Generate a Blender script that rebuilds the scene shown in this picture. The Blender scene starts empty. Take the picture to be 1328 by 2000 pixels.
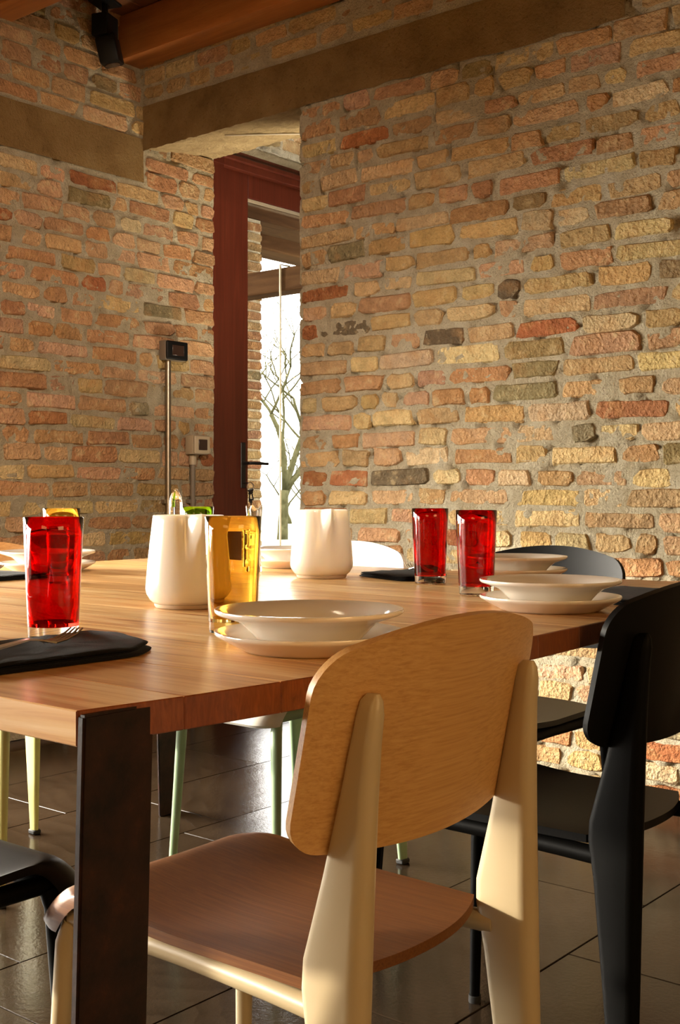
import bpy, bmesh, math, random
from mathutils import Vector, Matrix, noise as mnoise

# ------------------------------------------------------------------ scene, camera, light
S = bpy.context.scene
C = S.collection
PI = math.pi
EYE = 0.94                                             # eye height

cam_data = bpy.data.cameras.new('camera')
cam_data.sensor_fit = 'AUTO'
cam_data.sensor_width = 36.0
cam_data.lens = 2295.0 / 2000.0 * 36.0
cam_data.shift_y = -35.0 / 2000.0
cam_data.clip_start = 0.02
cam = bpy.data.objects.new('camera', cam_data)
C.objects.link(cam)
cam.location = (0, 0, EYE)
FWD = Vector((-0.6348, 0.7727, 0)).normalized()
cam.rotation_euler = FWD.to_track_quat('-Z', 'Y').to_euler()
S.camera = cam

SKY = 15.0
SUN = 7.0
WIN_FILL = 138.0  # energy of each fill lamp added at a left wall window
BACK_LIGHT = 26.0
EAST_LIGHT = 16.0
FAR_LIGHT = 13.0
SPOT_LIGHT = 520.0
TABLE_LIGHT = 17.0
SUN_DIR = Vector((0.85, 0.50, -0.158)).normalized()
EXPOSURE = 0.0

W = bpy.data.worlds.new('hazy_sky'); S.world = W
W.use_nodes = True
wn = W.node_tree.nodes; wn.clear()
wo = wn.new('ShaderNodeOutputWorld'); wb = wn.new('ShaderNodeBackground')
wb.inputs['Color'].default_value = (1.0, 0.97, 0.92, 1)
wb.inputs['Strength'].default_value = SKY
W.node_tree.links.new(wb.outputs[0], wo.inputs[0])

sd = bpy.data.lights.new('sun', 'SUN'); sd.energy = SUN; sd.angle = math.radians(1.5)
sd.color = (1.0, 0.90, 0.74)
sun = bpy.data.objects.new('sun', sd); C.objects.link(sun)
sun.rotation_euler = SUN_DIR.to_track_quat('-Z', 'Y').to_euler()
sun.location = (-12, -7, 4)

def area(name, loc, direction, sx, sy, energy, color, portal=False, spread=180):
    d = bpy.data.lights.new(name, 'AREA'); d.shape = 'RECTANGLE'; d.size = sx; d.size_y = sy
    d.energy = energy; d.color = color
    o = bpy.data.objects.new(name, d); C.objects.link(o)
    o.location = loc
    o.rotation_euler = Vector(direction).to_track_quat('-Z', 'Y').to_euler()
    d.spread = math.radians(spread)
    if portal:
        d.cycles.is_portal = True
    return o

# fill lamps added in the two assumed windows of the left wall
for _y in (-0.75, 1.45):
    area('window_fill_lamp', (-3.98, _y, 1.00), (1, 0.14, -0.34), 1.75, 0.95, WIN_FILL, (1.0, 0.92, 0.78), spread=108)
# amber fill lamps added out of view behind the camera
area('added_fill_lamp', (-0.1, -3.0, 2.2), (0, 1, 0.0), 1.6, 0.6, BACK_LIGHT, (1.0, 0.58, 0.20))
area('added_fill_lamp', (2.4, 0.5, 2.0), (-1, 0.1, -0.3), 1.4, 0.6, EAST_LIGHT, (1.0, 0.60, 0.24), spread=130)
# warm fill spot added above the view to brighten the tabletop
tbd = bpy.data.lights.new('table_fill_spot', 'SPOT'); tbd.energy = TABLE_LIGHT * 4; tbd.color = (1.0, 0.80, 0.55)
tbd.spot_size = math.radians(62); tbd.spot_blend = 0.9; tbd.shadow_soft_size = 0.22
tbo = bpy.data.objects.new('table_fill_spot', tbd); C.objects.link(tbo)
tbo.location = (-2.0, 1.35, 2.66)
tbo.rotation_euler = Vector((0.05, 0.02, -1)).to_track_quat('-Z', 'Y').to_euler()
# fill lamp added out of view past the passage to brighten its soffit
area('soffit_fill_lamp', (-2.55, 3.98, 0.12), (-0.78, -0.40, 2.3), 0.45, 0.45, FAR_LIGHT, (1.0, 0.86, 0.64), spread=60)
# warm fill spot added out of view to brighten the left wall
spd = bpy.data.lights.new('left_wall_fill_spot', 'SPOT'); spd.energy = SPOT_LIGHT; spd.color = (1.0, 0.80, 0.64)
spd.spot_size = math.radians(46); spd.spot_blend = 1.0; spd.shadow_soft_size = 0.06
spo = bpy.data.objects.new('left_wall_fill_spot', spd); C.objects.link(spo)
spo.location = (0.3, 0.5, 2.68)
spo.rotation_euler = (Vector((-3.8, 3.0, 1.0)) - spo.location).to_track_quat('-Z', 'Y').to_euler()

S.view_settings.view_transform = 'Standard'
S.view_settings.look = 'None'
S.view_settings.exposure = EXPOSURE
S.view_settings.gamma = 1.0
S.view_settings.use_curve_mapping = False
cy = S.cycles
cy.use_denoising = True
cy.max_bounces = 10; cy.diffuse_bounces = 6; cy.glossy_bounces = 5
cy.transmission_bounces = 10; cy.transparent_max_bounces = 12
cy.sample_clamp_indirect = 6.0
cy.blur_glossy = 0.6

# ------------------------------------------------------------------ material helpers
MATS = {}

class NT:
    def __init__(self, name):
        m = bpy.data.materials.new(name); m.use_nodes = True
        self.m = m; self.t = m.node_tree; self.n = self.t.nodes; self.l = self.t.links
        self.n.clear()
        self.out = self.n.new('ShaderNodeOutputMaterial')
        self.p = self.n.new('ShaderNodeBsdfPrincipled')
        self.l.new(self.p.outputs[0], self.out.inputs[0])
        MATS[name] = m
    def node(self, typ, **kw):
        nd = self.n.new(typ)
        for k, v in kw.items():
            setattr(nd, k, v)
        return nd
    def link(self, a, b): self.l.new(a, b)
    def val(self, sock, v):
        if hasattr(v, 'is_output'): self.l.new(v, sock)
        else: sock.default_value = v
    def pos(self, scale=(1, 1, 1), rnd=0.0, kind='pos'):
        if kind == 'pos':
            src = self.node('ShaderNodeNewGeometry').outputs['Position']
        else:
            src = self.node('ShaderNodeTexCoord').outputs['Object']
        mp = self.node('ShaderNodeMapping')
        self.link(src, mp.inputs['Vector'])
        mp.inputs['Scale'].default_value = scale
        if rnd:
            oi = self.node('ShaderNodeObjectInfo')
            mu = self.math('MULTIPLY', oi.outputs['Random'], rnd)
            cb = self.node('ShaderNodeCombineXYZ')
            for i in range(3): self.link(mu, cb.inputs[i])
            self.link(cb.outputs[0], mp.inputs['Location'])
        return mp.outputs[0]
    def noise(self, vec, scale, detail=4, rough=0.55, dist=0.0):
        nd = self.node('ShaderNodeTexNoise')
        self.link(vec, nd.inputs['Vector'])
        nd.inputs['Scale'].default_value = scale
        nd.inputs['Detail'].default_value = detail
        nd.inputs['Roughness'].default_value = rough
        nd.inputs['Distortion'].default_value = dist
        return nd.outputs['Fac']
    def math(self, op, a, b=0.0, clamp=False):
        nd = self.node('ShaderNodeMath', operation=op); nd.use_clamp = clamp
        self.val(nd.inputs[0], a); self.val(nd.inputs[1], b)
        return nd.outputs[0]
    def ramp(self, fac, stops, interp='LINEAR'):
        nd = self.node('ShaderNodeValToRGB'); cr = nd.color_ramp; cr.interpolation = interp
        while len(cr.elements) < len(stops): cr.elements.new(0.5)
        for e, (p, c) in zip(cr.elements, stops):
            e.position = p; e.color = (c[0], c[1], c[2], 1) if len(c) == 3 else c
        self.link(fac, nd.inputs[0])
        return nd.outputs[0]
    def mix(self, fac, a, b, mode='MIX'):
        nd = self.node('ShaderNodeMix', data_type='RGBA', blend_type=mode)
        self.val(nd.inputs[0], fac)
        for s, v in ((nd.inputs[6], a), (nd.inputs[7], b)):
            if hasattr(v, 'is_output'): self.link(v, s)
            else: s.default_value = (v[0], v[1], v[2], 1)
        return nd.outputs[2]
    def bump(self, h, strength, dist=0.01):
        nd = self.node('ShaderNodeBump')
        nd.inputs['Strength'].default_value = strength
        nd.inputs['Distance'].default_value = dist
        self.link(h, nd.inputs['Height'])
        self.link(nd.outputs[0], self.p.inputs['Normal'])
    def base(self, c, rough=0.5, **kw):
        if hasattr(c, 'is_output'): self.link(c, self.p.inputs['Base Color'])
        else: self.p.inputs['Base Color'].default_value = (c[0], c[1], c[2], 1)
        self.val(self.p.inputs['Roughness'], rough)
        for k, v in kw.items():
            self.val(self.p.inputs[k], v)
        return self.m

def brick_mat(name, use_attr):
    t = NT(name)
    if use_attr:
        a = t.node('ShaderNodeAttribute'); a.attribute_name = 'tint'
        col = a.outputs['Color']
    else:
        col = t.node('ShaderNodeObjectInfo').outputs['Color']
    v = t.pos()
    n1 = t.noise(v, 22, 5, 0.6); n2 = t.noise(v, 140, 4, 0.65); n3 = t.noise(v, 9, 3, 0.5, 0.6)
    f = t.math('MULTIPLY_ADD', n1, 1.1); t.n[-1].inputs[2].default_value = 0.42
    f = t.math('MULTIPLY', f, t.math('ADD', t.math('MULTIPLY', n2, 0.7), 0.65))
    cb = t.node('ShaderNodeCombineXYZ')
    for i in range(3): t.link(f, cb.inputs[i])
    c = t.mix(1.0, col, cb.outputs[0], 'MULTIPLY')
    c = t.mix(t.math('MULTIPLY', t.ramp(n3, [(0.52, (0, 0, 0)), (0.72, (1, 1, 1))]), 0.55), c, (0.55, 0.30, 0.12))
    sm = t.math('MULTIPLY', t.ramp(n1, [(0.56, (0, 0, 0)), (0.68, (1, 1, 1))]), 0.6)
    c = t.mix(sm, c, (0.58, 0.45, 0.25))
    t.base(c, 0.92)
    t.p.inputs['Specular IOR Level'].default_value = 0.15
    vo = t.node('ShaderNodeTexVoronoi'); t.link(v, vo.inputs['Vector']); vo.inputs['Scale'].default_value = 75
    n4 = t.noise(v, 48, 3, 0.6, 0.4)
    h = t.math('ADD', t.math('MULTIPLY', n2, 0.6), t.math('ADD', t.math('MULTIPLY', n1, 0.8), t.math('MULTIPLY', n4, 0.9)))
    h = t.math('ADD', h, t.math('MULTIPLY', vo.outputs['Distance'], 0.35))
    t.bump(h, 1.0, 0.017)
    return t.m

def mats():
    brick_mat('brick_piece', False); brick_mat('brick_mass', True)
    # mortar
    t = NT('mortar'); v = t.pos(); n1 = t.noise(v, 16, 4); n2 = t.noise(v, 180, 5, 0.7); n3 = t.noise(v, 45, 4, 0.6, 0.5)
    c = t.ramp(n1, [(0.3, (0.62, 0.515, 0.335)), (0.55, (0.76, 0.665, 0.47)), (0.75, (0.83, 0.75, 0.57))])
    c = t.mix(t.math('MULTIPLY', t.ramp(n2, [(0.32, (1, 1, 1)), (0.46, (0, 0, 0))]), 0.65), c, (0.24, 0.16, 0.08))
    t.base(c, 0.95); t.p.inputs['Specular IOR Level'].default_value = 0.1
    t.bump(t.math('ADD', n2, t.math('ADD', t.math('MULTIPLY', n1, 0.8), t.math('MULTIPLY', n3, 1.4))), 1.0, 0.024)
    # concrete
    t = NT('concrete'); v = t.pos(); n1 = t.noise(v, 5, 6, 0.65); n2 = t.noise(v, 85, 5, 0.72)
    c = t.ramp(n1, [(0.3, (0.209, 0.124, 0.043)), (0.5, (0.307, 0.189, 0.073)), (0.7, (0.369, 0.244, 0.102))])
    c = t.mix(t.math('MULTIPLY', t.ramp(n2, [(0.32, (1, 1, 1)), (0.42, (0, 0, 0))]), 0.55), c, (0.099, 0.054, 0.021))
    t.base(c, 0.93); t.p.inputs['Specular IOR Level'].default_value = 0.12
    t.bump(t.math('ADD', t.math('MULTIPLY', n2, 1.3), n1), 1.0, 0.014)
    # rough plaster
    t = NT('rough_plaster'); v = t.pos(); n1 = t.noise(v, 14, 6, 0.65, 0.8); n2 = t.noise(v, 70, 5, 0.7)
    c = t.ramp(n1, [(0.3, (0.400, 0.275, 0.126)), (0.6, (0.600, 0.446, 0.222)), (0.8, (0.680, 0.532, 0.281))])
    t.base(c, 0.95); t.bump(t.math('ADD', n2, t.math('MULTIPLY', n1, 2.0)), 1.0, 0.02)
    # plain wall paint of unseen walls
    t = NT('lime_plaster'); v = t.pos(); n1 = t.noise(v, 6, 5)
    t.base(t.ramp(n1, [(0.3, (0.440, 0.314, 0.155)), (0.7, (0.530, 0.389, 0.207))]), 0.95)
    t.bump(n1, 0.3, 0.01)
    # floor tile: dark boards with ring figure
    t = NT('floor_tile'); v = t.pos((1, 0.45, 1), rnd=7.0)
    wv = t.node('ShaderNodeTexWave', wave_type='RINGS', rings_direction='SPHERICAL', wave_profile='SAW')
    t.link(v, wv.inputs['Vector']); wv.inputs['Scale'].default_value = 13; wv.inputs['Distortion'].default_value = 5.0
    wv.inputs['Detail'].default_value = 2; wv.inputs['Detail Scale'].default_value = 0.8
    n1 = t.noise(t.pos(), 5, 5); n2 = t.noise(t.pos(), 90, 4, 0.7)
    c = t.ramp(n1, [(0.3, (0.012, 0.0075, 0.004)), (0.7, (0.026, 0.017, 0.010))])
    c = t.mix(t.math('MULTIPLY', wv.outputs['Fac'], 0.30), c, (0.040, 0.027, 0.017))
    t.base(c, t.math('ADD', t.math('MULTIPLY', n2, 0.09), 0.10))
    t.p.inputs['Specular IOR Level'].default_value = 0.10
    t.bump(t.math('ADD', t.math('MULTIPLY', wv.outputs['Fac'], 0.55), t.math('MULTIPLY', n2, 0.4)), 0.22, 0.004)
    t = NT('grout'); t.base((0.09, 0.065, 0.045), 0.9)
    # tabletop planks
    t = NT('table_plank'); v = t.pos((0.9, 13.0, 13.0), rnd=31.0)
    n1 = t.noise(v, 2.6, 6, 0.6, 1.2); n2 = t.noise(t.pos((3, 90, 90), rnd=13.0), 3, 4, 0.6)
    oi = t.node('ShaderNodeObjectInfo')
    c = t.ramp(n1, [(0.30, (0.30, 0.115, 0.035)), (0.40, (0.58, 0.29, 0.10)), (0.50, (0.76, 0.48, 0.20)), (0.68, (0.88, 0.67, 0.38))])
    c = t.mix(0.75, c, oi.outputs['Color'], 'MULTIPLY')
    c = t.mix(t.math('MULTIPLY', n2, 0.25), c, (0.40, 0.18, 0.06))
    g = t.node('ShaderNodeNewGeometry'); sx = t.node('ShaderNodeSeparateXYZ'); t.link(g.outputs['True Normal'], sx.inputs[0])
    endm = t.math('GREATER_THAN', t.math('ABSOLUTE', sx.outputs[0]), 0.3)
    en = t.noise(t.pos((1, 60, 14), rnd=9.0), 2.2, 5, 0.65, 1.5)
    ec = t.ramp(en, [(0.3, (0.17, 0.043, 0.012)), (0.7, (0.30, 0.092, 0.026))])
    ec = t.mix(0.6, ec, oi.outputs['Color'], 'MULTIPLY')
    c = t.mix(endm, c, ec)
    t.base(c, t.math('ADD', t.math('MULTIPLY', n2, 0.12), 0.25))
    t.p.inputs['Specular IOR Level'].default_value = 0.5
    t.bump(n2, 0.06, 0.002)
    # chair plywood, grain along local y (backrest) / x (seat)
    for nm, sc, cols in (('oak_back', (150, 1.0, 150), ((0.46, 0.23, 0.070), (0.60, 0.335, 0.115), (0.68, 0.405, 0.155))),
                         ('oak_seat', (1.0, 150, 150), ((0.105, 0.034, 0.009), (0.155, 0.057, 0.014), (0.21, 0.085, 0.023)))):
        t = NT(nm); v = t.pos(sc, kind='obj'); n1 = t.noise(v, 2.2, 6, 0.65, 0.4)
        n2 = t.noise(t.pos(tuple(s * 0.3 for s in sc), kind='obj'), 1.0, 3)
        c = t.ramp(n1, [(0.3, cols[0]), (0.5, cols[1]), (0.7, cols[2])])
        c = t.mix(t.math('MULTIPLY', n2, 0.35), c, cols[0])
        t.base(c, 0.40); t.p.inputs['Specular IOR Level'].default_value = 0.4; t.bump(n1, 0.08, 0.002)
    t = NT('ply_edge'); t.base((0.34, 0.17, 0.065), 0.5)
    def paint(nm, c, r=0.38, spec=0.5, wob=0.06):
        t = NT(nm); n = t.noise(t.pos(kind='obj'), 260, 2)
        t.base(c, r); t.p.inputs['Specular IOR Level'].default_value = spec
        t.bump(n, wob, 0.001)
    paint('cream_paint', (0.47, 0.365, 0.21)); paint('black_paint', (0.002, 0.0018, 0.0015), 0.50, 0.06)
    paint('mint_paint', (0.30, 0.42, 0.25)); paint('lemon_paint', (0.62, 0.58, 0.22))
    paint('black_wood', (0.003, 0.0026, 0.0022), 0.42, 0.16); paint('white_wood', (0.80, 0.76, 0.68), 0.35)
    paint('rubber', (0.012, 0.012, 0.012), 0.7); paint('black_plastic', (0.006, 0.006, 0.006), 0.5, 0.2)
    paint('beige_plastic', (0.42, 0.34, 0.23), 0.5); paint('smoked_window', (0.035, 0.018, 0.013), 0.25)
    paint('grey_plastic', (0.19, 0.155, 0.115), 0.55); paint('dark_iron', (0.016, 0.014, 0.013), 0.4)
    t = NT('bright_steel'); t.base((0.55, 0.48, 0.38), 0.28, Metallic=1.0)
    t = NT('conduit_steel'); t.base((0.40, 0.36, 0.30), 0.34, Metallic=1.0)
    # rusty steel of the table legs
    t = NT('rust_steel'); n1 = t.noise(t.pos(), 28, 6, 0.7); n2 = t.noise(t.pos(), 150, 4, 0.7)
    c = t.ramp(n1, [(0.35, (0.011, 0.007, 0.006)), (0.6, (0.030, 0.013, 0.009)), (0.8, (0.075, 0.024, 0.012))])
    t.base(c, 0.45); t.p.inputs['Specular IOR Level'].default_value = 0.22; t.bump(n2, 0.15, 0.002)
    # beams, door
    def wood(nm, sc, cols, r, bs=0.25):
        t = NT(nm); v = t.pos(sc); n1 = t.noise(v, 2.4, 6, 0.6, 1.0); n2 = t.noise(v, 16, 4, 0.65)
        c = t.ramp(n1, [(0.3, cols[0]), (0.55, cols[1]), (0.75, cols[2])])
        c = t.mix(t.math('MULTIPLY', n2, 0.4), c, cols[0])
        t.base(c, r); t.bump(n2, bs, 0.004)
        if nm.startswith('porch'): t.p.inputs['Specular IOR Level'].default_value = 0.03
    wood('beam_wood', (0.8, 9, 9), ((0.36, 0.120, 0.028), (0.50, 0.185, 0.046), (0.60, 0.26, 0.075)), 0.5)
    wood('board_wood', (9, 0.8, 9), ((0.12, 0.045, 0.016), (0.18, 0.065, 0.02), (0.24, 0.09, 0.03)), 0.55)
    wood('door_wood', (14, 14, 0.8), ((0.085, 0.016, 0.008), (0.125, 0.025, 0.012), (0.16, 0.036, 0.017)), 0.33, 0.06)
    wood('porch_wood_y', (8, 0.8, 8), ((0.030, 0.012, 0.004), (0.062, 0.029, 0.0105), (0.095, 0.048, 0.018)), 0.8)
    wood('porch_wood_x', (0.8, 8, 8), ((0.030, 0.012, 0.004), (0.062, 0.029, 0.0105), (0.095, 0.048, 0.018)), 0.8)
    t = NT('porcelain'); t.base((0.76, 0.71, 0.63), 0.13); t.p.inputs['Coat Weight'].default_value = 0.4
    t.p.inputs['Coat Roughness'].default_value = 0.05
    t = NT('pitcher_glaze'); n = t.noise(t.pos((1, 1, 6)), 30, 3)
    t.base((0.82, 0.76, 0.67), 0.15, **{'Subsurface Weight': 0.25, 'Subsurface Scale': 0.02})
    t.p.inputs['Subsurface Radius'].default_value = (1.0, 0.7, 0.4); t.bump(n, 0.04, 0.002)
    t = NT('bare_clay'); t.base((0.52, 0.40, 0.27), 0.7)
    def glass(nm, c, r=0.0, ior=1.45):
        t = NT(nm); t.base(c, r, **{'Transmission Weight': 1.0, 'IOR': ior})
        if ior < 1.3: t.p.inputs['Coat Weight'].default_value = 0.3; t.p.inputs['Coat Roughness'].default_value = 0.02
    glass('red_glass', (0.66, 0.007, 0.004), 0.0, 1.18); glass('amber_glass', (0.98, 0.74, 0.24), 0.0, 1.18); glass('green_glass', (0.50, 0.80, 0.10), 0.0, 1.18)
    glass('clear_glass', (0.97, 0.97, 0.95))
    # window glazing: thin pane, straight-through
    t = NT('pane_glass'); t.n.remove(t.p)
    tr = t.node('ShaderNodeBsdfTransparent'); gl = t.node('ShaderNodeBsdfGlossy'); gl.inputs['Roughness'].default_value = 0.02
    fr = t.node('ShaderNodeFresnel'); fr.inputs['IOR'].default_value = 1.25
    mx = t.node('ShaderNodeMixShader'); t.link(fr.outputs[0], mx.inputs[0]); t.link(tr.outputs[0], mx.inputs[1]); t.link(gl.outputs[0], mx.inputs[2])
    t.link(mx.outputs[0], t.out.inputs[0])
    # fabric of the unseen blinds added to stop the sun
    t = NT('sun_stop_fabric'); t.n.remove(t.p)
    df = t.node('ShaderNodeBsdfDiffuse'); df.inputs['Color'].default_value = (0.72, 0.64, 0.50, 1)
    tl = t.node('ShaderNodeBsdfTranslucent'); tl.inputs['Color'].default_value = (0.72, 0.60, 0.42, 1)
    mx = t.node('ShaderNodeMixShader'); mx.inputs[0].default_value = 0.15
    t.link(df.outputs[0], mx.inputs[1]); t.link(tl.outputs[0], mx.inputs[2]); t.link(mx.outputs[0], t.out.inputs[0])
    t = NT('black_cloth'); n = t.noise(t.pos(), 500, 2); t.base((0.005, 0.0045, 0.005), 0.9); t.bump(n, 0.4, 0.001); t.p.inputs['Specular IOR Level'].default_value = 0.1
    t.p.inputs['Sheen Weight'].default_value = 0.03
    t = NT('bark'); n = t.noise(t.pos(), 9, 5); t.base(t.ramp(n, [(0.3, (0.022, 0.021, 0.009)), (0.7, (0.055, 0.052, 0.025))]), 0.9); t.p.inputs['Specular IOR Level'].default_value = 0.02
    t = NT('pale_grass'); n = t.noise(t.pos(), 1.2, 5); t.base(t.ramp(n, [(0.3, (0.050, 0.062, 0.024)), (0.7, (0.085, 0.09, 0.05))]), 0.95)
    t = NT('paving'); n = t.noise(t.pos(), 3, 5); t.base(t.ramp(n, [(0.3, (0.09, 0.075, 0.06)), (0.7, (0.14, 0.12, 0.10))]), 0.9)
    t = NT('rope'); t.base((0.55, 0.48, 0.36), 0.9)
    t = NT('dead_leaf'); t.base((0.45, 0.33, 0.19), 0.9)
mats()
M = MATS

# ------------------------------------------------------------------ object helpers
def link(name, me, m, parent=None, loc=(0, 0, 0), rot=(0, 0, 0)):
    o = bpy.data.objects.new(name, me); C.objects.link(o)
    if m is not None and not me.materials: me.materials.append(M[m])
    o.location = loc; o.rotation_euler = rot
    if parent is not None: o.parent = parent
    return o

def finish(bm, name, smooth=None):
    bmesh.ops.recalc_face_normals(bm, faces=bm.faces[:])
    me = bpy.data.meshes.new(name); bm.to_mesh(me); bm.free()
    if smooth is not None and len(me.polygons):
        if smooth >= 180:
            me.shade_smooth()
        else:
            me.shade_smooth()
            me.set_sharp_from_angle(angle=math.radians(smooth))
    return me

def obj(name, bm, m, parent=None, smooth=None, loc=(0, 0, 0), rot=(0, 0, 0)):
    return link(name, finish(bm, name, smooth), m, parent, loc, rot)

def empty(name, loc=(0, 0, 0), rz=0.0):
    o = bpy.data.objects.new(name, None); C.objects.link(o)
    o.empty_display_size = 0.1
    o.location = loc; o.rotation_euler = (0, 0, rz)
    return o

def tag(o, label=None, cat=None, group=None, kind=None):
    if label: o['label'] = label
    if cat: o['category'] = cat
    if group: o['group'] = group
    if kind: o['kind'] = kind
    return o

def copy_tree(src, parent=None):
    c = src.copy(); C.objects.link(c)
    if parent is not None: c.parent = parent
    for ch in list(src.children): copy_tree(ch, c)
    return c

def box(bm, x0, x1, y0, y1, z0, z1, bev=0.0, seg=1):
    r = bmesh.ops.create_cube(bm, size=1.0)
    vs = r['verts']
    for v in vs:
        v.co = Vector((x0 + (v.co.x + .5) * (x1 - x0), y0 + (v.co.y + .5) * (y1 - y0), z0 + (v.co.z + .5) * (z1 - z0)))
    if bev > 0:
        es = list({e for v in vs for e in v.link_edges})
        bmesh.ops.bevel(bm, geom=es, offset=bev, segments=seg, affect='EDGES', profile=0.5)
    return vs

def box_obj(name, x0, x1, y0, y1, z0, z1, m, parent=None, bev=0.0, seg=1, smooth=None):
    bm = bmesh.new(); box(bm, x0, x1, y0, y1, z0, z1, bev, seg)
    return obj(name, bm, m, parent, smooth)

def tube(bm, pts, radii, n=10, cap=True):
    pts = [Vector(p) for p in pts]
    if not hasattr(radii, '__len__'): radii = [radii] * len(pts)
    rings = []
    up = None
    for i, p in enumerate(pts):
        d = (pts[min(i + 1, len(pts) - 1)] - pts[max(i - 1, 0)]).normalized()
        if up is None:
            up = Vector((0, 0, 1)) if abs(d.z) < 0.9 else Vector((1, 0, 0))
        a = d.cross(up)
        if a.length < 1e-4: a = d.cross(Vector((0, 1, 0)))
        a.normalize(); b = a.cross(d).normalized(); up = b
        rings.append([bm.verts.new(p + (a * math.cos(2 * PI * k / n) + b * math.sin(2 * PI * k / n)) * radii[i]) for k in range(n)])
    for r0, r1 in zip(rings, rings[1:]):
        for k in range(n):
            bm.faces.new((r0[k], r0[(k + 1) % n], r1[(k + 1) % n], r1[k]))
    if cap:
        bm.faces.new(rings[0][::-1]); bm.faces.new(rings[-1])

def lathe(bm, prof, n=48, fn=None, closed=False):
    """prof: list of (r, z). fn(r, z, ang) -> (r, z) optional. r == 0 gives a pole."""
    rings = []
    for (r, z) in prof:
        if r <= 1e-6:
            rings.append([bm.verts.new((0, 0, z))])
        else:
            ring = []
            for k in range(n):
                a = 2 * PI * k / n
                rr, zz = (r, z) if fn is None else fn(r, z, a)
                ring.append(bm.verts.new((rr * math.cos(a), rr * math.sin(a), zz)))
            rings.append(ring)
    pairs = list(zip(rings, rings[1:]))
    if closed: pairs.append((rings[-1], rings[0]))
    for a, b in pairs:
        if len(a) == 1 and len(b) == 1: continue
        for k in range(n):
            k2 = (k + 1) % n
            if len(a) == 1: bm.faces.new((a[0], b[k2], b[k]))
            elif len(b) == 1: bm.faces.new((a[k], a[k2], b[0]))
            else: bm.faces.new((a[k], a[k2], b[k2], b[k]))

def sheet(bm, f, nu, nv, thick, axis):
    """closed slab: f(u,v)->Vector on the top surface, offset by thick along -axis(u,v)."""
    top = [[bm.verts.new(f(i / nu, j / nv)) for j in range(nv + 1)] for i in range(nu + 1)]
    bot = [[bm.verts.new(f(i / nu, j / nv) - axis(i / nu, j / nv) * thick) for j in range(nv + 1)] for i in range(nu + 1)]
    for i in range(nu):
        for j in range(nv):
            bm.faces.new((top[i][j], top[i + 1][j], top[i + 1][j + 1], top[i][j + 1]))
            bm.faces.new((bot[i][j], bot[i][j + 1], bot[i + 1][j + 1], bot[i + 1][j]))
    for i in range(nu):
        bm.faces.new((top[i][0], bot[i][0], bot[i + 1][0], top[i + 1][0]))
        bm.faces.new((top[i][nv], top[i + 1][nv], bot[i + 1][nv], bot[i][nv]))
    for j in range(nv):
        bm.faces.new((top[0][j], top[0][j + 1], bot[0][j + 1], bot[0][j]))
        bm.faces.new((top[nu][j], bot[nu][j], bot[nu][j + 1], top[nu][j + 1]))

def project(p):
    """pixel of a world point, used only to choose which bricks become single objects"""
    d = Vector(p) - cam.location
    z = d.dot(FWD)
    if z < 0.05: return None
    x = d.x * FWD.y - d.y * FWD.x
    return 664 + 2295 * x / z, 965 - 2295 * (p[2] - EYE) / z

# ------------------------------------------------------------------ the room
XW = -3.806        # face of the left wall
YW = 3.32          # face of the right wall
YR = 3.737         # far side of the right wall
XO = -2.92         # jamb of the passage
CEIL = 2.925
XE, YB = 2.7, -3.3 # unseen walls behind the camera
LT0, LT1 = 2.40, 2.58    # concrete lintel of the right wall
LB0, LB1 = 2.258, 2.442  # concrete band of the left wall
ASSUMED_WINS = [(-1.45, 0.25), (0.45, 2.35)]   # assumed windows of the left wall, out of view (y ranges)
WS, WT = 0.31, 2.20
SUN_STOP = 1.17  # lower edge of the added blinds, direct sun passes only below
DY0, DY1, DZ1 = YR, 4.80, 2.562   # door opening of the left wall

# floor
rnd = random.Random(5)
fl = box_obj('floor', -4.3, XE, YB, 7.6, -0.12, -0.006, 'grout'); tag(fl, kind='structure')
TW, TL = 0.414, 0.83
offs = {0: 2.515, 1: 2.10, 2: 1.415, 3: 2.40, 4: 2.16}
tile_me = None
bm = bmesh.new(); box(bm, -TW / 2 + .0012, TW / 2 - .0012, -TL / 2 + .0012, TL / 2 - .0012, -0.02, 0.0, 0.0012)
tile_me = finish(bm, 'tile')
tile_me.materials.append(M['floor_tile'])
for k in range(-9, 7):
    cx = -1.165 - TW / 2 - TW * k
    if cx - TW / 2 < -4.2 or cx + TW / 2 > XE: continue
    off = offs.get(k, rnd.random() * TL)
    j0 = math.floor((YB - off) / TL) + 1
    y = off + TL * j0
    while y + TL < 7.5:
        if not (cx - TW / 2 < XW + 0.02 and y < 3.6):
            o = link('tile', tile_me, None, fl, (cx, y + TL / 2, rnd.uniform(-.0008, 0)))
        y += TL

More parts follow.
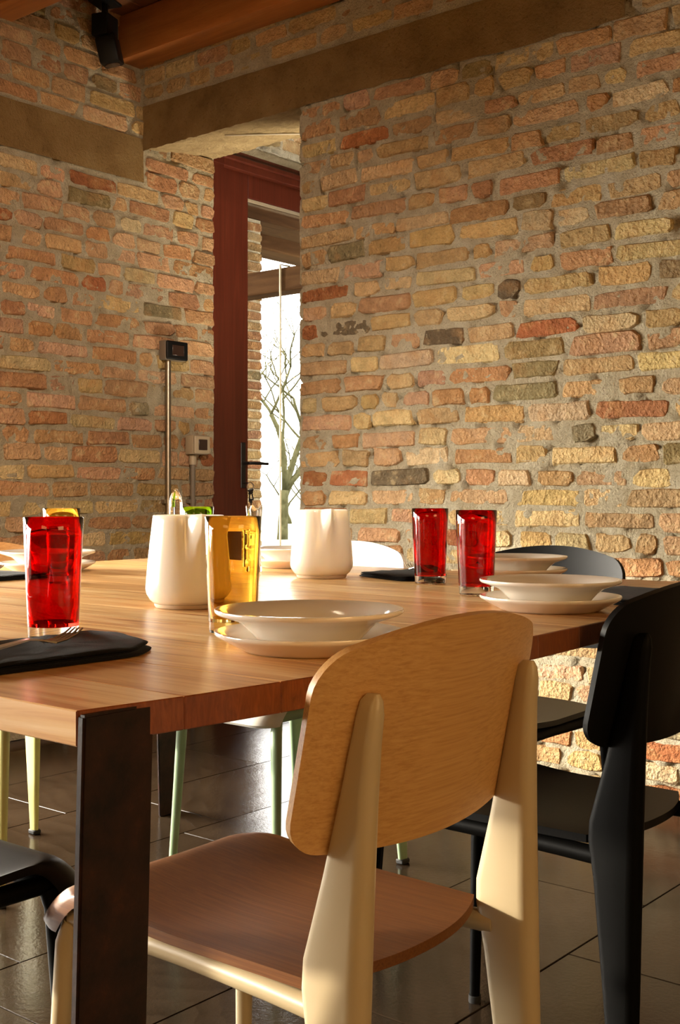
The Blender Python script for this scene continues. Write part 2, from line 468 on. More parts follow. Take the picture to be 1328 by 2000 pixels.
# brick shapes: 10-cornered worn faces, two rings
def brick_verts(r, L, H, rough=1.0):
    ch = min(L, H) * r.uniform(0.10, 0.26)
    hx, hz = L / 2, H / 2
    c = [ch * r.uniform(.45, 1.5) for _ in range(4)]
    if r.random() < .16: c[r.randrange(4)] = min(L, H) * r.uniform(.35, .5)
    base = [(-hx + c[0], -hz), (r.uniform(-.2, .2) * hx, -hz), (hx - c[1], -hz), (hx, -hz + c[1]), (hx, hz - c[2]), (hx - c[2], hz), (r.uniform(-.2, .2) * hx, hz), (-hx + c[3], hz), (-hx, hz - c[3]), (-hx, -hz + c[0])]
    o = [(x + r.uniform(-.0075, .005) * (1 if x > 0 else -1) * rough, z + r.uniform(-.0055, .0025) * (1 if z > 0 else -1) * rough) for x, z in base]
    ins = r.uniform(.003, .0065)
    inner = [(x * (1 - ins / hx), z * (1 - ins / hz)) for x, z in o]
    vs = [(x, 0.0 + r.uniform(-.002, .002), z) for x, z in inner]
    vs += [(x, 0.007, z) for x, z in o]
    vs += [(x, 0.05, z) for x, z in o]
    fs = [tuple(range(10))]
    for a in (0, 10):
        for k in range(10):
            k2 = (k + 1) % 10
            fs.append((a + k2, a + k, a + 10 + k, a + 10 + k2))
    return vs, fs

def brick_mesh(seed, L, H):
    vs, fs = brick_verts(random.Random(seed), L, H)
    me = bpy.data.meshes.new('brick')
    me.from_pydata(vs, [], fs); me.update()
    me.shade_smooth(); me.set_sharp_from_angle(angle=math.radians(34)); me.materials.append(M['brick_piece'])
    return me

BR_H = 0.061
LENS = (0.235, 0.175, 0.115, 0.075)
BR = {L: [brick_mesh(int(L * 1000) * 100 + i, L, BR_H) for i in range(14)] for L in LENS}

OCHRE = [(0.62, 0.44, 0.215), (0.57, 0.385, 0.18), (0.66, 0.50, 0.28), (0.55, 0.36, 0.155), (0.63, 0.465, 0.23), (0.52, 0.355, 0.17)]
PINK = [(0.55, 0.32, 0.165), (0.52, 0.285, 0.14), (0.59, 0.37, 0.21), (0.50, 0.26, 0.12), (0.57, 0.34, 0.175), (0.53, 0.32, 0.175)]
RED = [(0.43, 0.17, 0.07), (0.41, 0.155, 0.065), (0.45, 0.20, 0.09)]
DARK = [(0.300, 0.214, 0.104), (0.240, 0.176, 0.096), (0.340, 0.252, 0.118), (0.170, 0.128, 0.074), (0.300, 0.247, 0.141)]

def tint(r, w):
    x = r.random()
    pal = OCHRE if x < w[0] else PINK if x < w[0] + w[1] else RED if x < w[0] + w[1] + w[2] else DARK
    c = r.choice(pal); k = r.uniform(0.82, 1.16)
    return (c[0] * k, c[1] * k * r.uniform(.95, 1.05), c[2] * k * r.uniform(.9, 1.1), 1.0)

def course_bricks(r, a0, a1, regular=False):
    out = []; a = a0
    while a < a1 - 0.03:
        x = r.random()
        L = 0.235 if x < .30 else 0.180 if x < .58 else 0.122 if x < .93 else 0.08
        L *= r.uniform(.93, 1.06)
        g = r.uniform(.008, .022)
        if a + L + g > a1 - 0.05:
            L = a1 - a
            if L > 0.27:
                L = L / 2 - 0.006
                out.append((a, L)); a += L + 0.012
            out.append((a, a1 - a)); break
        out.append((a, L)); a += L + g
    return out

def zlock(z):
    return 2.15 < z < 2.65

def lay_wall(parent, seed, spans, to_world, rot, weights, course=0.0683, tall=1.0, zshift=0.0, single_max=296, z_max=CEIL):
    """spans(z0, z1) -> list of (a0, a1) ranges to fill along the wall at this course"""
    r = random.Random(seed)
    todo = []
    z = 0.008 + zshift
    while z + BR_H < z_max:
        H = BR_H * tall + r.uniform(-.005, .003); ph = r.uniform(0, 6)
        for a0, a1 in spans(z, z + H):
            for (a, L) in course_bricks(r, a0, a1):
                todo.append((a + L / 2, z + H / 2 + r.uniform(-.003, .003) + .005 * math.sin((a + L / 2) * 2.3 + ph * .25) * (0 if zlock(z) else 1), L, H * r.uniform(.90, 1.06), r.uniform(-.0045, .0035), r.uniform(-.022, .022), tint(r, weights)))
        z += course
    seen = []
    for i, b in enumerate(todo):
        p = to_world(b[0], b[1], 0)
        q = project(p)
        if q and -70 < q[0] < 1400 and -60 < q[1] < 1750:
            d = (Vector(p) - cam.location).length
            seen.append((d / (b[2] ** 0.5), i))
    seen.sort()
    single = {i for _, i in seen[:single_max]}
    bm = bmesh.new(); lay = bm.loops.layers.float_color.new('tint')
    n_mass = 0
    for i, (a, zz, L, H, proud, roll, col) in enumerate(todo):
        proud -= 0.0035
        if i in single:
            key = min(LENS, key=lambda k: abs(k - L))
            me = BR[key][r.randrange(14)]
            o = bpy.data.objects.new('brick', me); C.objects.link(o)
            o.parent = parent; o.location = to_world(a, zz, proud)
            o.rotation_euler = (0, roll, rot)
            o.scale = (L / key, 1, H / BR_H); o.color = col
        else:
            n_mass += 1
            vs, fs = brick_verts(r, L, H)
            mt = Matrix.Rotation(rot, 4, 'Z'); off = Vector(to_world(a, zz, proud))
            nv = [bm.verts.new(mt @ Vector(v) + off) for v in vs]
            for f in fs:
                fc = bm.faces.new([nv[k] for k in f]); fc.smooth = False
                for lp in fc.loops: lp[lay] = col
    if n_mass:
        me = bpy.data.meshes.new('brick_infill'); bm.to_mesh(me)
        me.materials.append(M['brick_mass'])
        o = link('brick_infill', me, None, parent); tag(o, kind='stuff')
    bm.free()

def rough_face(bm, P, a0, a1, z0, z1, step, amp, seed, crev=0.0):
    """bumpy grid; P(a, z, out) -> point"""
    na = max(1, int((a1 - a0) / step)); nz = max(1, int((z1 - z0) / step))
    g = []
    for i in range(na + 1):
        row = []
        for j in range(nz + 1):
            a = a0 + (a1 - a0) * i / na; z = z0 + (z1 - z0) * j / nz
            d = amp * (mnoise.noise(Vector((a * 14 + seed, z * 14, seed))) + 0.8 * mnoise.noise(Vector((a * 50, z * 50, seed * 2))))
            hole = mnoise.noise(Vector((a * 22, z * 30, seed + 9)))
            if hole > .34 and crev: d += crev * min(1, (hole - .34) / .12)
            row.append(bm.verts.new(P(a, z, d)))
        g.append(row)
    for i in range(na):
        for j in range(nz):
            f = bm.faces.new((g[i][j], g[i + 1][j], g[i + 1][j + 1], g[i][j + 1])); f.smooth = True

# ---- right wall (in front of the camera)
bm = bmesh.new()
P = lambda a, z, d: (a, YW + d, z)
rough_face(bm, P, XO - .003, 0.2, 0, CEIL, 0.011, 0.004, 1.3, 0.016)
rough_face(bm, P, 0.2, XE, 0, CEIL, 0.1, 0.003, 1.3)
rough_face(bm, P, XW, XO - .003, LT0, CEIL, 0.02, 0.0035, 1.3)
bmb = box(bm, XO - .003, XE, YW + 0.02, YR, 0, CEIL)
box(bm, XW - 0.1, XO - .003, YW + 0.02, YR, LT0 + 0.07, CEIL)
wr = bpy.data.meshes.new('wall_right'); bm.to_mesh(wr); bm.free()
wall_right = tag(link('wall_right', wr, 'mortar'), kind='structure')
LXE = -1.60
def spans_r(z0, z1):
    if z1 <= LT0 + 0.012: return [(XO + 0.006, XE)]
    if z0 >= LT1 - 0.012: return [(XW + 0.012, XE)]
    return [(LXE + 0.05 * math.sin(z0 * 40), XE)]
lay_wall(wall_right, 11, spans_r, lambda a, z, p: (a, YW + p, z), 0.0, (0.56, 0.35, 0.025), single_max=298)
# concrete lintel, real block with ragged face
bm = bmesh.new()
P = lambda a, z, d: (a, YW - 0.006 + d, z + (0.016 * mnoise.noise(Vector((a * 9, z * 3, 4))) if z < LT0 + .03 and a > XO else 0.006 * mnoise.noise(Vector((a * 30, 2, 4))) if z < LT0 + .02 else 0))
rough_face(bm, P, XW + 0.004, LXE, LT0 - 0.008, LT1, 0.014, 0.003, 7.7)
box(bm, XW + 0.004, LXE, YW + 0.008, YW + 0.12, LT0 + 0.035, LT1 - 0.004)
obj('concrete_lintel', bm, 'concrete', wall_right)
# plastered soffit of the passage
bm = bmesh.new()
Ps = lambda a, y, d: (a, y, LT0 + 0.002 + (y - YW) / (YR - YW) * 0.055 + d)
rough_face(bm, Ps, XW - 0.01, XO + 0.02, YW - 0.002, YR + 0.012, 0.012, 0.007, 3.1)
s2 = obj('passage_soffit', bm, 'rough_plaster', wall_right, 180)
# iron reinforcing bar showing in the soffit
bm = bmesh.new(); tube(bm, [(-3.42, YW + .10, LT0 + .010), (-3.30, YW + .28, LT0 + .034), (-3.23, YW + .40, LT0 + .05)], 0.004, 6)
obj('reinforcing_bar', bm, 'rope', wall_right, 180)

# ---- left wall with its assumed windows and the door opening
bm = bmesh.new()
P = lambda a, z, d: (XW - d, a, z)
xs0 = XW - 0.40
def lw(y0, y1, z0, z1, step=0.1, amp=0.003):
    rough_face(bm, P, y0, y1, z0, z1, step, amp, 5.5, 0.014 if step < .05 else 0)
    box(bm, xs0, XW - 0.02, y0, y1, z0, z1)
lw(ASSUMED_WINS[1][1], YR - 0.004, 0, CEIL, 0.012, 0.004)
edges_y = [YB] + [v for w in ASSUMED_WINS for v in w]
for y0, y1 in ((YB, ASSUMED_WINS[0][0]), (ASSUMED_WINS[0][1], ASSUMED_WINS[1][0])): lw(y0, y1, 0, CEIL)
for y0, y1 in ASSUMED_WINS:
    lw(y0, y1, 0, WS); lw(y0, y1, WT, CEIL)
lw(YR - 0.004, DY1, DZ1, CEIL + 0.3, 0.02, 0.0035)
lw(DY1, 7.6, 0, CEIL + 0.3)
wl = bpy.data.meshes.new('wall_left'); bm.to_mesh(wl); bm.free()
wall_left = tag(link('wall_left', wl, 'mortar'), kind='structure')
def spans_l(z0, z1):
    out = []
    band = not (z1 <= LB0 + 0.012 or z0 >= LB1 - 0.012)
    def cut(y0, y1):
        if band and y0 < YW: y0 = YW + 0.012
        if y1 - y0 > 0.06: out.append((y0, y1))
    if z1 < WS + .01 or z0 > WT - .01:
        cut(YB, YR if z1 < LT0 + 0.02 else YR)
    else:
        cut(YB, ASSUMED_WINS[0][0]); cut(ASSUMED_WINS[0][1], ASSUMED_WINS[1][0]); cut(ASSUMED_WINS[1][1], YR)
    if z0 > DZ1 - .01: out.append((YR + 0.012, DY1 + 0.8))
    return out
lay_wall(wall_left, 23, spans_l, lambda a, z, p: (XW - p, a, z), PI / 2, (0.20, 0.74, 0.025), course=0.0695, tall=1.06, zshift=0.012, z_max=CEIL + 0.2)
bm = bmesh.new()
P = lambda a, z, d: (XW + 0.006 - d, a, z)
rough_face(bm, P, 2.35, YW - 0.004, LB0, LB1, 0.014, 0.0028, 9.1)
rough_face(bm, P, YB, 2.35, LB0, LB1, 0.08, 0.0028, 9.1)
box(bm, XW - 0.1, XW - 0.006, YB, YW - 0.004, LB0 + 0.002, LB1 - 0.002)
obj('concrete_band', bm, 'concrete', wall_left)

# unseen walls that close the room and the room beyond
def unseen_wall(name, pieces):
    bm = bmesh.new()
    for p in pieces: box(bm, *p)
    return tag(obj(name, bm, 'lime_plaster'), kind='structure')
unseen_wall('wall_back', [(-4.2, XE + .3, YB - .3, YB, 0, 3.1)])
unseen_wall('wall_east', [(XE, XE + .3, YB, YW + .1, 0, 3.1)])
unseen_wall('wall_far', [(-4.2, 0.6, 7.6, 7.9, 0, 3.3)])
unseen_wall('wall_far_right', [(0.3, 0.6, YR, 7.6, 0, 3.3)])
tag(box_obj('ceiling_far', -4.2, 0.6, YR, 7.9, 3.22, 3.4, 'board_wood'), kind='structure')

# ceiling of boards on joists
ceil = tag(box_obj('ceiling', -4.1, XE, YB, YW + 0.05, CEIL + 0.022, CEIL + 0.10, 'board_wood'), kind='structure')
bme = None
for i in range(46):
    x0 = -3.80 + i * 0.142
    if x0 + .14 > XE: break
    if bme is None:
        bm = bmesh.new(); box(bm, 0, 0.139, YB, YW + 0.05, 0, 0.022, 0.003); bme = finish(bm, 'ceiling_board'); bme.materials.append(M['board_wood'])
    link('ceiling_board', bme, None, ceil, (x0, 0, CEIL))
bm = bmesh.new(); box(bm, XW - 0.05, XE - 0.01, -0.065, 0.065, 0, 0.185, 0.008, 2)
jme = finish(bm, 'joist', 40); jme.materials.append(M['beam_wood'])
for i in range(10):
    yj = YW - 0.071 - 0.645 * i
    link('joist', jme, None, ceil, (0, yj, 2.738))

# skirting of the unseen side: none in the photograph

# ---- door in the left wall (mahogany, glazed)
FX = -3.905            # room-side face of the door frame
door = tag(empty('door_1', (FX, 4.30, 0)), kind='structure')
door.location = (0, 0, 0)
bm = bmesh.new()
FR = 0.085
box(bm, FX - .09, FX, DY0 + .03, 3.902, 0, 2.575, 0.004); box(bm, FX - .12, FX - .088, 3.89, 3.95, 0, 2.50)   # hinge-side post
# (post is partly hidden by the brick jamb)
box(bm, FX - .09, FX, DY1 - FR, DY1, 0, 2.575, 0.004)
box(bm, FX - .09, FX + .001, DY0 + .03, DY1, 2.478, 2.575, 0.004)
box(bm, FX - .03, FX + .012, DY0 + .03, DY1, 2.512, 2.540, 0.006)
obj('frame', bm, 'door_wood', door)
LY0, LY1, LXF = 3.922, DY1 - FR - .004, FX - 0.030
SW = 0.172
leaf = box_obj('stile', LXF - .055, LXF, LY0, LY0 + SW, 0.012, 2.492, 'door_wood', door, 0.004)
box_obj('stile', LXF - .055, LXF, LY1 - SW * .8, LY1, 0.012, 2.492, 'door_wood', door, 0.004)
box_obj('rail', LXF - .055, LXF, LY0 + SW, LY1 - SW * .8, 2.366, 2.492, 'door_wood', door, 0.004)
box_obj('rail', LXF - .055, LXF, LY0 + SW, LY1 - SW * .8, 0.012, 0.26, 'door_wood', door, 0.004)
box_obj('glazing_bead', LXF - .012, LXF - .003, LY0 + SW, LY1 - SW * .8, 2.350, 2.3655, 'beige_plastic', door, 0.002)
box_obj('pane', LXF - .032, LXF - .026, LY0 + SW, LY1 - SW * .8, 0.26, 2.366, 'pane_glass', door)
box_obj('threshold', FX - .12, FX + .02, DY0 + .02, DY1, -0.004, 0.012, 'paving', door, 0.003)
# lever handle on its long plate
hy = LY0 + SW * .78; hz = 1.088
bm = bmesh.new(); box(bm, LXF, LXF + .006, hy - .017, hy + .017, hz - .12, hz + .10, 0.003)
hp = obj('handle', bm, 'dark_iron', door)
bm = bmesh.new()
tube(bm, [(LXF + .004, hy, hz), (LXF + .05, hy, hz), (LXF + .056, hy + .008, hz), (LXF + .058, hy + .115, hz - .002)], [.009, .008, .008, .007], 10)
tube(bm, [(LXF + .004, hy, hz), (LXF + .010, hy, hz)], .015, 12)
obj('lever', bm, 'dark_iron', hp, 40)

# ---- assumed windows of the left wall, out of view (frames, panes)
def window_x(i, y0, y1, z0, z1, x):
    w = tag(empty('window_%d' % i, (0, 0, 0)), kind='structure')
    f = 0.07
    bm = bmesh.new()
    box(bm, x - .06, x, y0, y0 + f, z0, z1, .004); box(bm, x - .06, x, y1 - f, y1, z0, z1, .004)
    box(bm, x - .06, x, y0 + f, y1 - f, z0, z0 + f, .004); box(bm, x - .06, x, y0 + f, y1 - f, z1 - f, z1, .004)
    ym = (y0 + y1) / 2
    box(bm, x - .06, x, ym - .04, ym + .04, z0 + f, z1 - f, .004)
    obj('frame', bm, 'door_wood', w)
    for a, b in ((y0 + f, ym - .04), (ym + .04, y1 - f)):
        box_obj('pane', x - .034, x - .028, a, b, z0 + f, z1 - f, 'pane_glass', w)
    return w
for i, (y0, y1) in enumerate(ASSUMED_WINS):
    w = window_x(i + 1, y0, y1, WS, WT, XW - 0.22)
    bl = box_obj('sun_stop_blind', XW - .202, XW - .2005, y0 + .02, y1 - .02, SUN_STOP, WT - .02, 'sun_stop_fabric', w)  # blind added out of view to keep direct sun off the tabletop
    bm = bmesh.new(); tube(bm, [(XW - .19, y0 + .02, WT - .035), (XW - .19, y1 - .02, WT - .035)], .022, 12)
    obj('sun_stop_roller', bm, 'beige_plastic', w, 40)  # roll of the added blind
# sampling portal for the sky that comes in through the glazed door
area('door_portal', (XW - .42, (DY0 + DY1) / 2, 1.3), (1, 0, 0), DY1 - DY0, 2.6, 1, (1, 1, 1), True)

# ------------------------------------------------------------------ outside
gr = tag(box_obj('ground', -90, -4.206, -60, 90, -0.3, -0.02, 'pale_grass'), kind='structure')
tag(box_obj('porch_paving', -6.9, -4.21, -4, 9, -0.02, -0.004, 'paving'), kind='structure')
# brick pier of the porch
pier = empty('brick_pier', (-5.69, 5.86, 0))
tag(pier, 'brick pier of the porch seen through the glazed door', 'pier')
pier_core = box_obj('core', -.355, -.012, -.195, .195, 0, 2.868, 'mortar', pier)
r = random.Random(3)
z = 0.004; k = 0
while z + .06 < 2.87:
    segs = ((-.20, .232), (.044, .155)) if k % 2 else ((-.20, .155), (-.033, .232))
    for (a, L) in segs:
        key = min(LENS, key=lambda q: abs(q - L))
        o = bpy.data.objects.new('brick', BR[key][r.randrange(14)]); C.objects.link(o); o.parent = pier
        o.location = (r.uniform(-.002, .004), a + L / 2, z + .03); o.rotation_euler = (0, 0, PI / 2); o.scale = (L / key, 1, .058 / BR_H)
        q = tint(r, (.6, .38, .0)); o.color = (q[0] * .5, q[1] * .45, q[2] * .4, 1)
    z += .0695; k += 1
def beam(name, label, dims, m, cat='beam'):
    o = box_obj(name, *dims, m, None, 0.012, 2); tag(o, label, cat); return o
beam('porch_header_beam', 'weathered timber header resting on the brick porch pier', (-5.99, -5.70, -4, 8.6, 2.872, 3.06), 'porch_wood_y')
beam('porch_eaves_beam', 'outer timber eaves beam of the porch, behind the header', (-6.62, -6.36, -4, 8.6, 2.875, 3.055), 'porch_wood_y')
beam('porch_tie_beam', 'low timber tie beam running outward from the house wall', (-6.7, -4.19, 5.13, 5.27, 2.135, 2.275), 'porch_wood_x')
pr = bmesh.new()
vs = [pr.verts.new(p) for p in ((-4.2, -4, 3.40), (-4.2, 8.6, 3.40), (-6.9, 8.6, 3.03), (-6.9, -4, 3.03),
                                (-4.2, -4, 3.46), (-4.2, 8.6, 3.46), (-6.9, 8.6, 3.09), (-6.9, -4, 3.09))]
for f in ((0, 1, 2, 3), (7, 6, 5, 4), (0, 4, 5, 1), (1, 5, 6, 2), (2, 6, 7, 3), (3, 7, 4, 0)): pr.faces.new([vs[i] for i in f])
tag(obj('porch_roof', pr, 'porch_wood_x'), kind='structure')
bm = bmesh.new(); tube(bm, [(-4.66, 5.12, 2.28), (-4.66, 5.118, 1.2), (-4.662, 5.12, -0.01)], .006, 8)
tube(bm, [(-4.66, 5.118, 2.13), (-4.66, 5.118, 2.29), (-4.66, 5.2, 2.292)], .006, 8)
tag(obj('hanging_rope', bm, 'rope', None, 60), 'pale rope tied over the porch tie beam, hanging to the ground', 'rope')

def grow_tree(name, loc, h, seed, label, lean=0.0, rad=0.10):
    r = random.Random(seed)
    root = empty(name, loc); tag(root, label, 'tree', 'bare trees beyond the porch' if 'small' in name else None)
    trunk = bmesh.new(); tw = bmesh.new(); tips = []
    def branch(p, d, L, rr, depth):
        pts = [p.copy()]; rad = [rr]
        n = 5
        for i in range(n):
            d = (d + Vector((r.uniform(-.22, .22), r.uniform(-.22, .22), r.uniform(-.05, .16)))).normalized()
            p = p + d * (L / n); pts.append(p.copy()); rad.append(rr * (1 - .34 * (i + 1) / n))
        tube(trunk if depth < 2 else tw, pts, rad, 7 if depth < 2 else 4)
        if depth >= 5:
            tips.append(p); return
        for k in range(4 if depth == 0 else 3 if depth < 4 else 2):
            a = r.uniform(0, 2 * PI); s = r.uniform(.55, 1.0)
            nd = (d * .75 + Vector((math.cos(a) * s, math.sin(a) * s, r.uniform(.05, .5)))).normalized()
            q = pts[r.choice((3, 4, 5))] if k else pts[-1]
            branch(q, nd, (h * r.uniform(.22, .30) if depth == 0 else L * r.uniform(.62, .82)), rad[-1] * r.uniform(.66, .92), depth + 1)
    branch(Vector((0, 0, -.05)), Vector((lean, lean * .3, 1)), h * .19, rad, 0)
    obj('trunk', trunk, 'bark', root, 180)
    o = obj('twigs', tw, 'bark', root, 180); tag(o, kind='stuff')
    lf = bmesh.new()
    for p in tips:
        for _ in range(2):
            q = p + Vector((r.uniform(-.15, .15), r.uniform(-.15, .15), r.uniform(-.15, .1))); s = r.uniform(.025, .05)
            v = [lf.verts.new(q + Vector((r.uniform(-s, s), r.uniform(-s, s), r.uniform(-s, s)))) for _ in range(4)]
            lf.faces.new(v)
    o = obj('leaves', lf, 'dead_leaf', root); tag(o, kind='stuff')
    return root
grow_tree('bare_tree', (-16.75, 18.45, -.05), 6.0, 8, 'bare mossy tree with forked trunk seen through the door glass', 0.02, 0.125)
grow_tree('small_bare_tree', (-25.5, 28.5, -.05), 5.0, 4, 'thin bare tree standing behind the mossy forked one', 0.0, 0.07)
grow_tree('small_bare_tree', (-31.0, 35.5, -.05), 5.0, 17, 'thin bare tree farthest out in the field', 0.0, 0.07)

# ------------------------------------------------------------------ wall fittings
def wall_box(name, y, z, w, h, d, body_m, face_m, label, win=None):
    root = tag(empty(name, (XW + .008, y, z)), label, 'switch box')
    bm = bmesh.new(); box(bm, 0, d, -w / 2, w / 2, -h / 2, h / 2, .004, 2); obj('body', bm, body_m, root, 40)
    bm = bmesh.new(); box(bm, d + .0005, d + .012, -w / 2 + .001, w / 2 - .001, -h / 2 + .001, h / 2 - .001, .007, 3); fc = obj('cover', bm, face_m, root, 40)
    bm = bmesh.new(); box(bm, d + .0125, d + .016, -w * .27, w * .27, -h * .28, h * .28, .002); obj('flap', bm, 'smoked_window', fc, 40)
    return root
b1 = wall_box('switch_box', 3.462, 1.557, 0.125, 0.082, .040, 'grey_plastic', 'black_plastic', 'black fronted switch box at the top of the tall wall conduit')
b2 = wall_box('switch_box', 3.600, 1.156, 0.096, 0.083, .050, 'beige_plastic', 'beige_plastic', 'beige socket box with dark flap on the shorter wall conduit')
def conduit(y, z1, r_, m, label, collar):
    root = tag(empty('wall_conduit', (XW + .022, y, 0)), label, 'conduit')
    bm = bmesh.new(); tube(bm, [(0, 0, 0.001), (0, 0, z1)], r_, 14); obj('pipe', bm, m, root, 40)
    if collar:
        bm = bmesh.new(); tube(bm, [(0, 0, z1 - .045), (0, 0, z1 - .004)], r_ * 1.45, 14); obj('collar', bm, 'beige_plastic', root, 40)
    for zz in (.35, .9):
        bm = bmesh.new(); tube(bm, [(0, 0, zz), (0, 0, zz + .016)], r_ * 1.25, 14); box(bm, -.02, 0, -.022, .022, zz, zz + .016); obj('clip', bm, m, root, 40)
conduit(3.440, 1.5155, .0125, 'conduit_steel', 'tall metal conduit pipe running up the left brick wall', False)
conduit(3.585, 1.114, .0115, 'grey_plastic', 'short grey conduit pipe below the beige socket box', True)

# keys hanging in the door lock
kr = tag(empty('key_bunch', (LXF + .008, hy + .002, hz - .095)), 'bunch of keys hanging from the glazed door lock', 'keys')
bm = bmesh.new(); tube(bm, [(0, 0, 0), (.022, .004, 0)], .0035, 6)
lathe(bm, [(.011, -.0015), (.013, 0), (.011, .0015)], 12, closed=True)
for v in bm.verts:
    pass
k0 = obj('lock_key', bm, 'dark_iron', kr)
bm = bmesh.new()
ring = [(.026 + .002 * math.sin(a), .014 + .021 * math.sin(a), -.020 + .023 * math.cos(a)) for a in [2 * PI * i / 16 for i in range(17)]]
tube(bm, ring, .0022, 6); obj('ring', bm, 'bright_steel', kr, 60)
for i, (dy, dz, ang) in enumerate(((.02, -.03, .35), (.008, -.034, -.1), (.012, -.075, .05))):
    bm = bmesh.new()
    tube(bm, [(0, 0, 0), (0, 0, -.006)], .011, 10)
    box(bm, -.0015, .0015, -.0105, .0105, -.022, .0, .001)
    box(bm, -.0013, .0013, -.004, .004, -.056, -.021, .0005)
    for q in range(3): box(bm, -.0012, .0012, .003, .0065 - .001 * q, -.052 + q * .009, -.047 + q * .009)
    o = obj('key', bm, 'dark_iron', kr, None, (.026 + .003 * i, dy, dz), (ang, 0, .2))

# ceiling spotlight
sp = tag(empty('ceiling_spotlight', (-3.735, 3.055, CEIL - .001)), 'black adjustable spotlight hanging from the ceiling boards by the joist', 'spotlight')
sp.rotation_euler = (0, 0, .35)
box_obj('mount_plate', -.05, .05, -.05, .05, -.012, 0, 'black_plastic', sp, .003)
bm = bmesh.new(); tube(bm, [(0, 0, -.010), (0, 0, -.075)], .013, 12); obj('stem', bm, 'black_plastic', sp, 40)
bm = bmesh.new(); box(bm, -.036, .036, -.046, .046, -.150, -.060, .006, 2); obj('driver_box', bm, 'black_plastic', sp, 40)
bm = bmesh.new(); box(bm, -.040, .040, -.048, .048, -.105, 0, .008, 2)
hd = obj('lamp_head', bm, 'black_plastic', sp, 40, (.008, .0, -.150), (0.12, -.2, .25))
bm = bmesh.new(); tube(bm, [(0, 0, -.1085), (0, 0, -.1055)], .03, 16); obj('lens', bm, 'smoked_window', hd, 40)

# ------------------------------------------------------------------ table
T = 0.755; TH = 0.031
BOW = [(0.632, -.810), (0.70, -.797), (0.93, -.773), (1.34, -.777), (1.61, -.792), (2.0, -.800), (2.368, -.812)]
def edge_x(y):
    for (a, xa), (b, xb) in zip(BOW, BOW[1:]):
        if a <= y <= b: return xa + (xb - xa) * (y - a) / (b - a)
    return BOW[0][1] if y < BOW[0][0] else BOW[-1][1]
TX0, TY0, TY1 = -2.575, 0.632, 2.368
table = tag(empty('dining_table', ((TX0 - .81) / 2, (TY0 + TY1) / 2, 0)), 'large plank topped dining table on flat rusty steel legs', 'table')
ox, oy = table.location.x, table.location.y
r = random.Random(12)
ws = [r.uniform(.085, .135) for _ in range(40)]
y = TY0; i = 0
while y < TY1 - .01:
    w = ws[i]; i += 1
    if TY1 - (y + w) < .06: w = TY1 - y
    y2 = y + w
    bm = bmesh.new()
    vs = box(bm, TX0 + r.uniform(-.001, .001), 0, y, y2, T - TH, T)
    for v in vs:
        if v.co.x > -.5: v.co.x = edge_x(v.co.y)
    es = [e for e in bm.edges]
    bmesh.ops.bevel(bm, geom=es, offset=.0011, segments=1, affect='EDGES')
    for v in bm.verts: v.co -= Vector((ox, oy, 0))
    o = obj('plank', bm, 'table_plank', table)
    k = r.uniform(.66, 1.10) if i > 1 else .93; q = r.uniform(.80, 1.02); o.color = (k, k * q, k * q * q * r.uniform(.9, 1.1), 1)
    y = y2
def table_leg(x0, x1, y0, y1, dy):
    bm = bmesh.new(); vs = box(bm, x0, x1, y0, y1, 0.0, T - .003)
    for v in vs:
        if v.co.z < .1: v.co.y += dy
    bmesh.ops.bevel(bm, geom=bm.edges[:], offset=.0022, segments=2, affect='EDGES')
    for v in bm.verts: v.co -= Vector((ox, oy, 0))
    obj('leg', bm, 'rust_steel', table, 40)
table_leg(-.8085, -.7985, TY0 - .001, TY0 + .078, -.022)
table_leg(-.8095, -.7995, TY1 - .078, TY1 + .001, .022)
table_leg(TX0 - .0115, TX0 - .0015, TY0 - .001, TY0 + .078, -.022)
table_leg(TX0 - .0115, TX0 - .0015, TY1 - .078, TY1 + .001, .022)

# ------------------------------------------------------------------ chairs
def sstep(a, b, x):
    t = min(1, max(0, (x - a) / (b - a))); return t * t * (3 - 2 * t)

def rounded_rect_warp(u, v, rad_u, rad_v):
    """maps the unit square to one with round corners by shortening u near the v ends"""
    return u, v

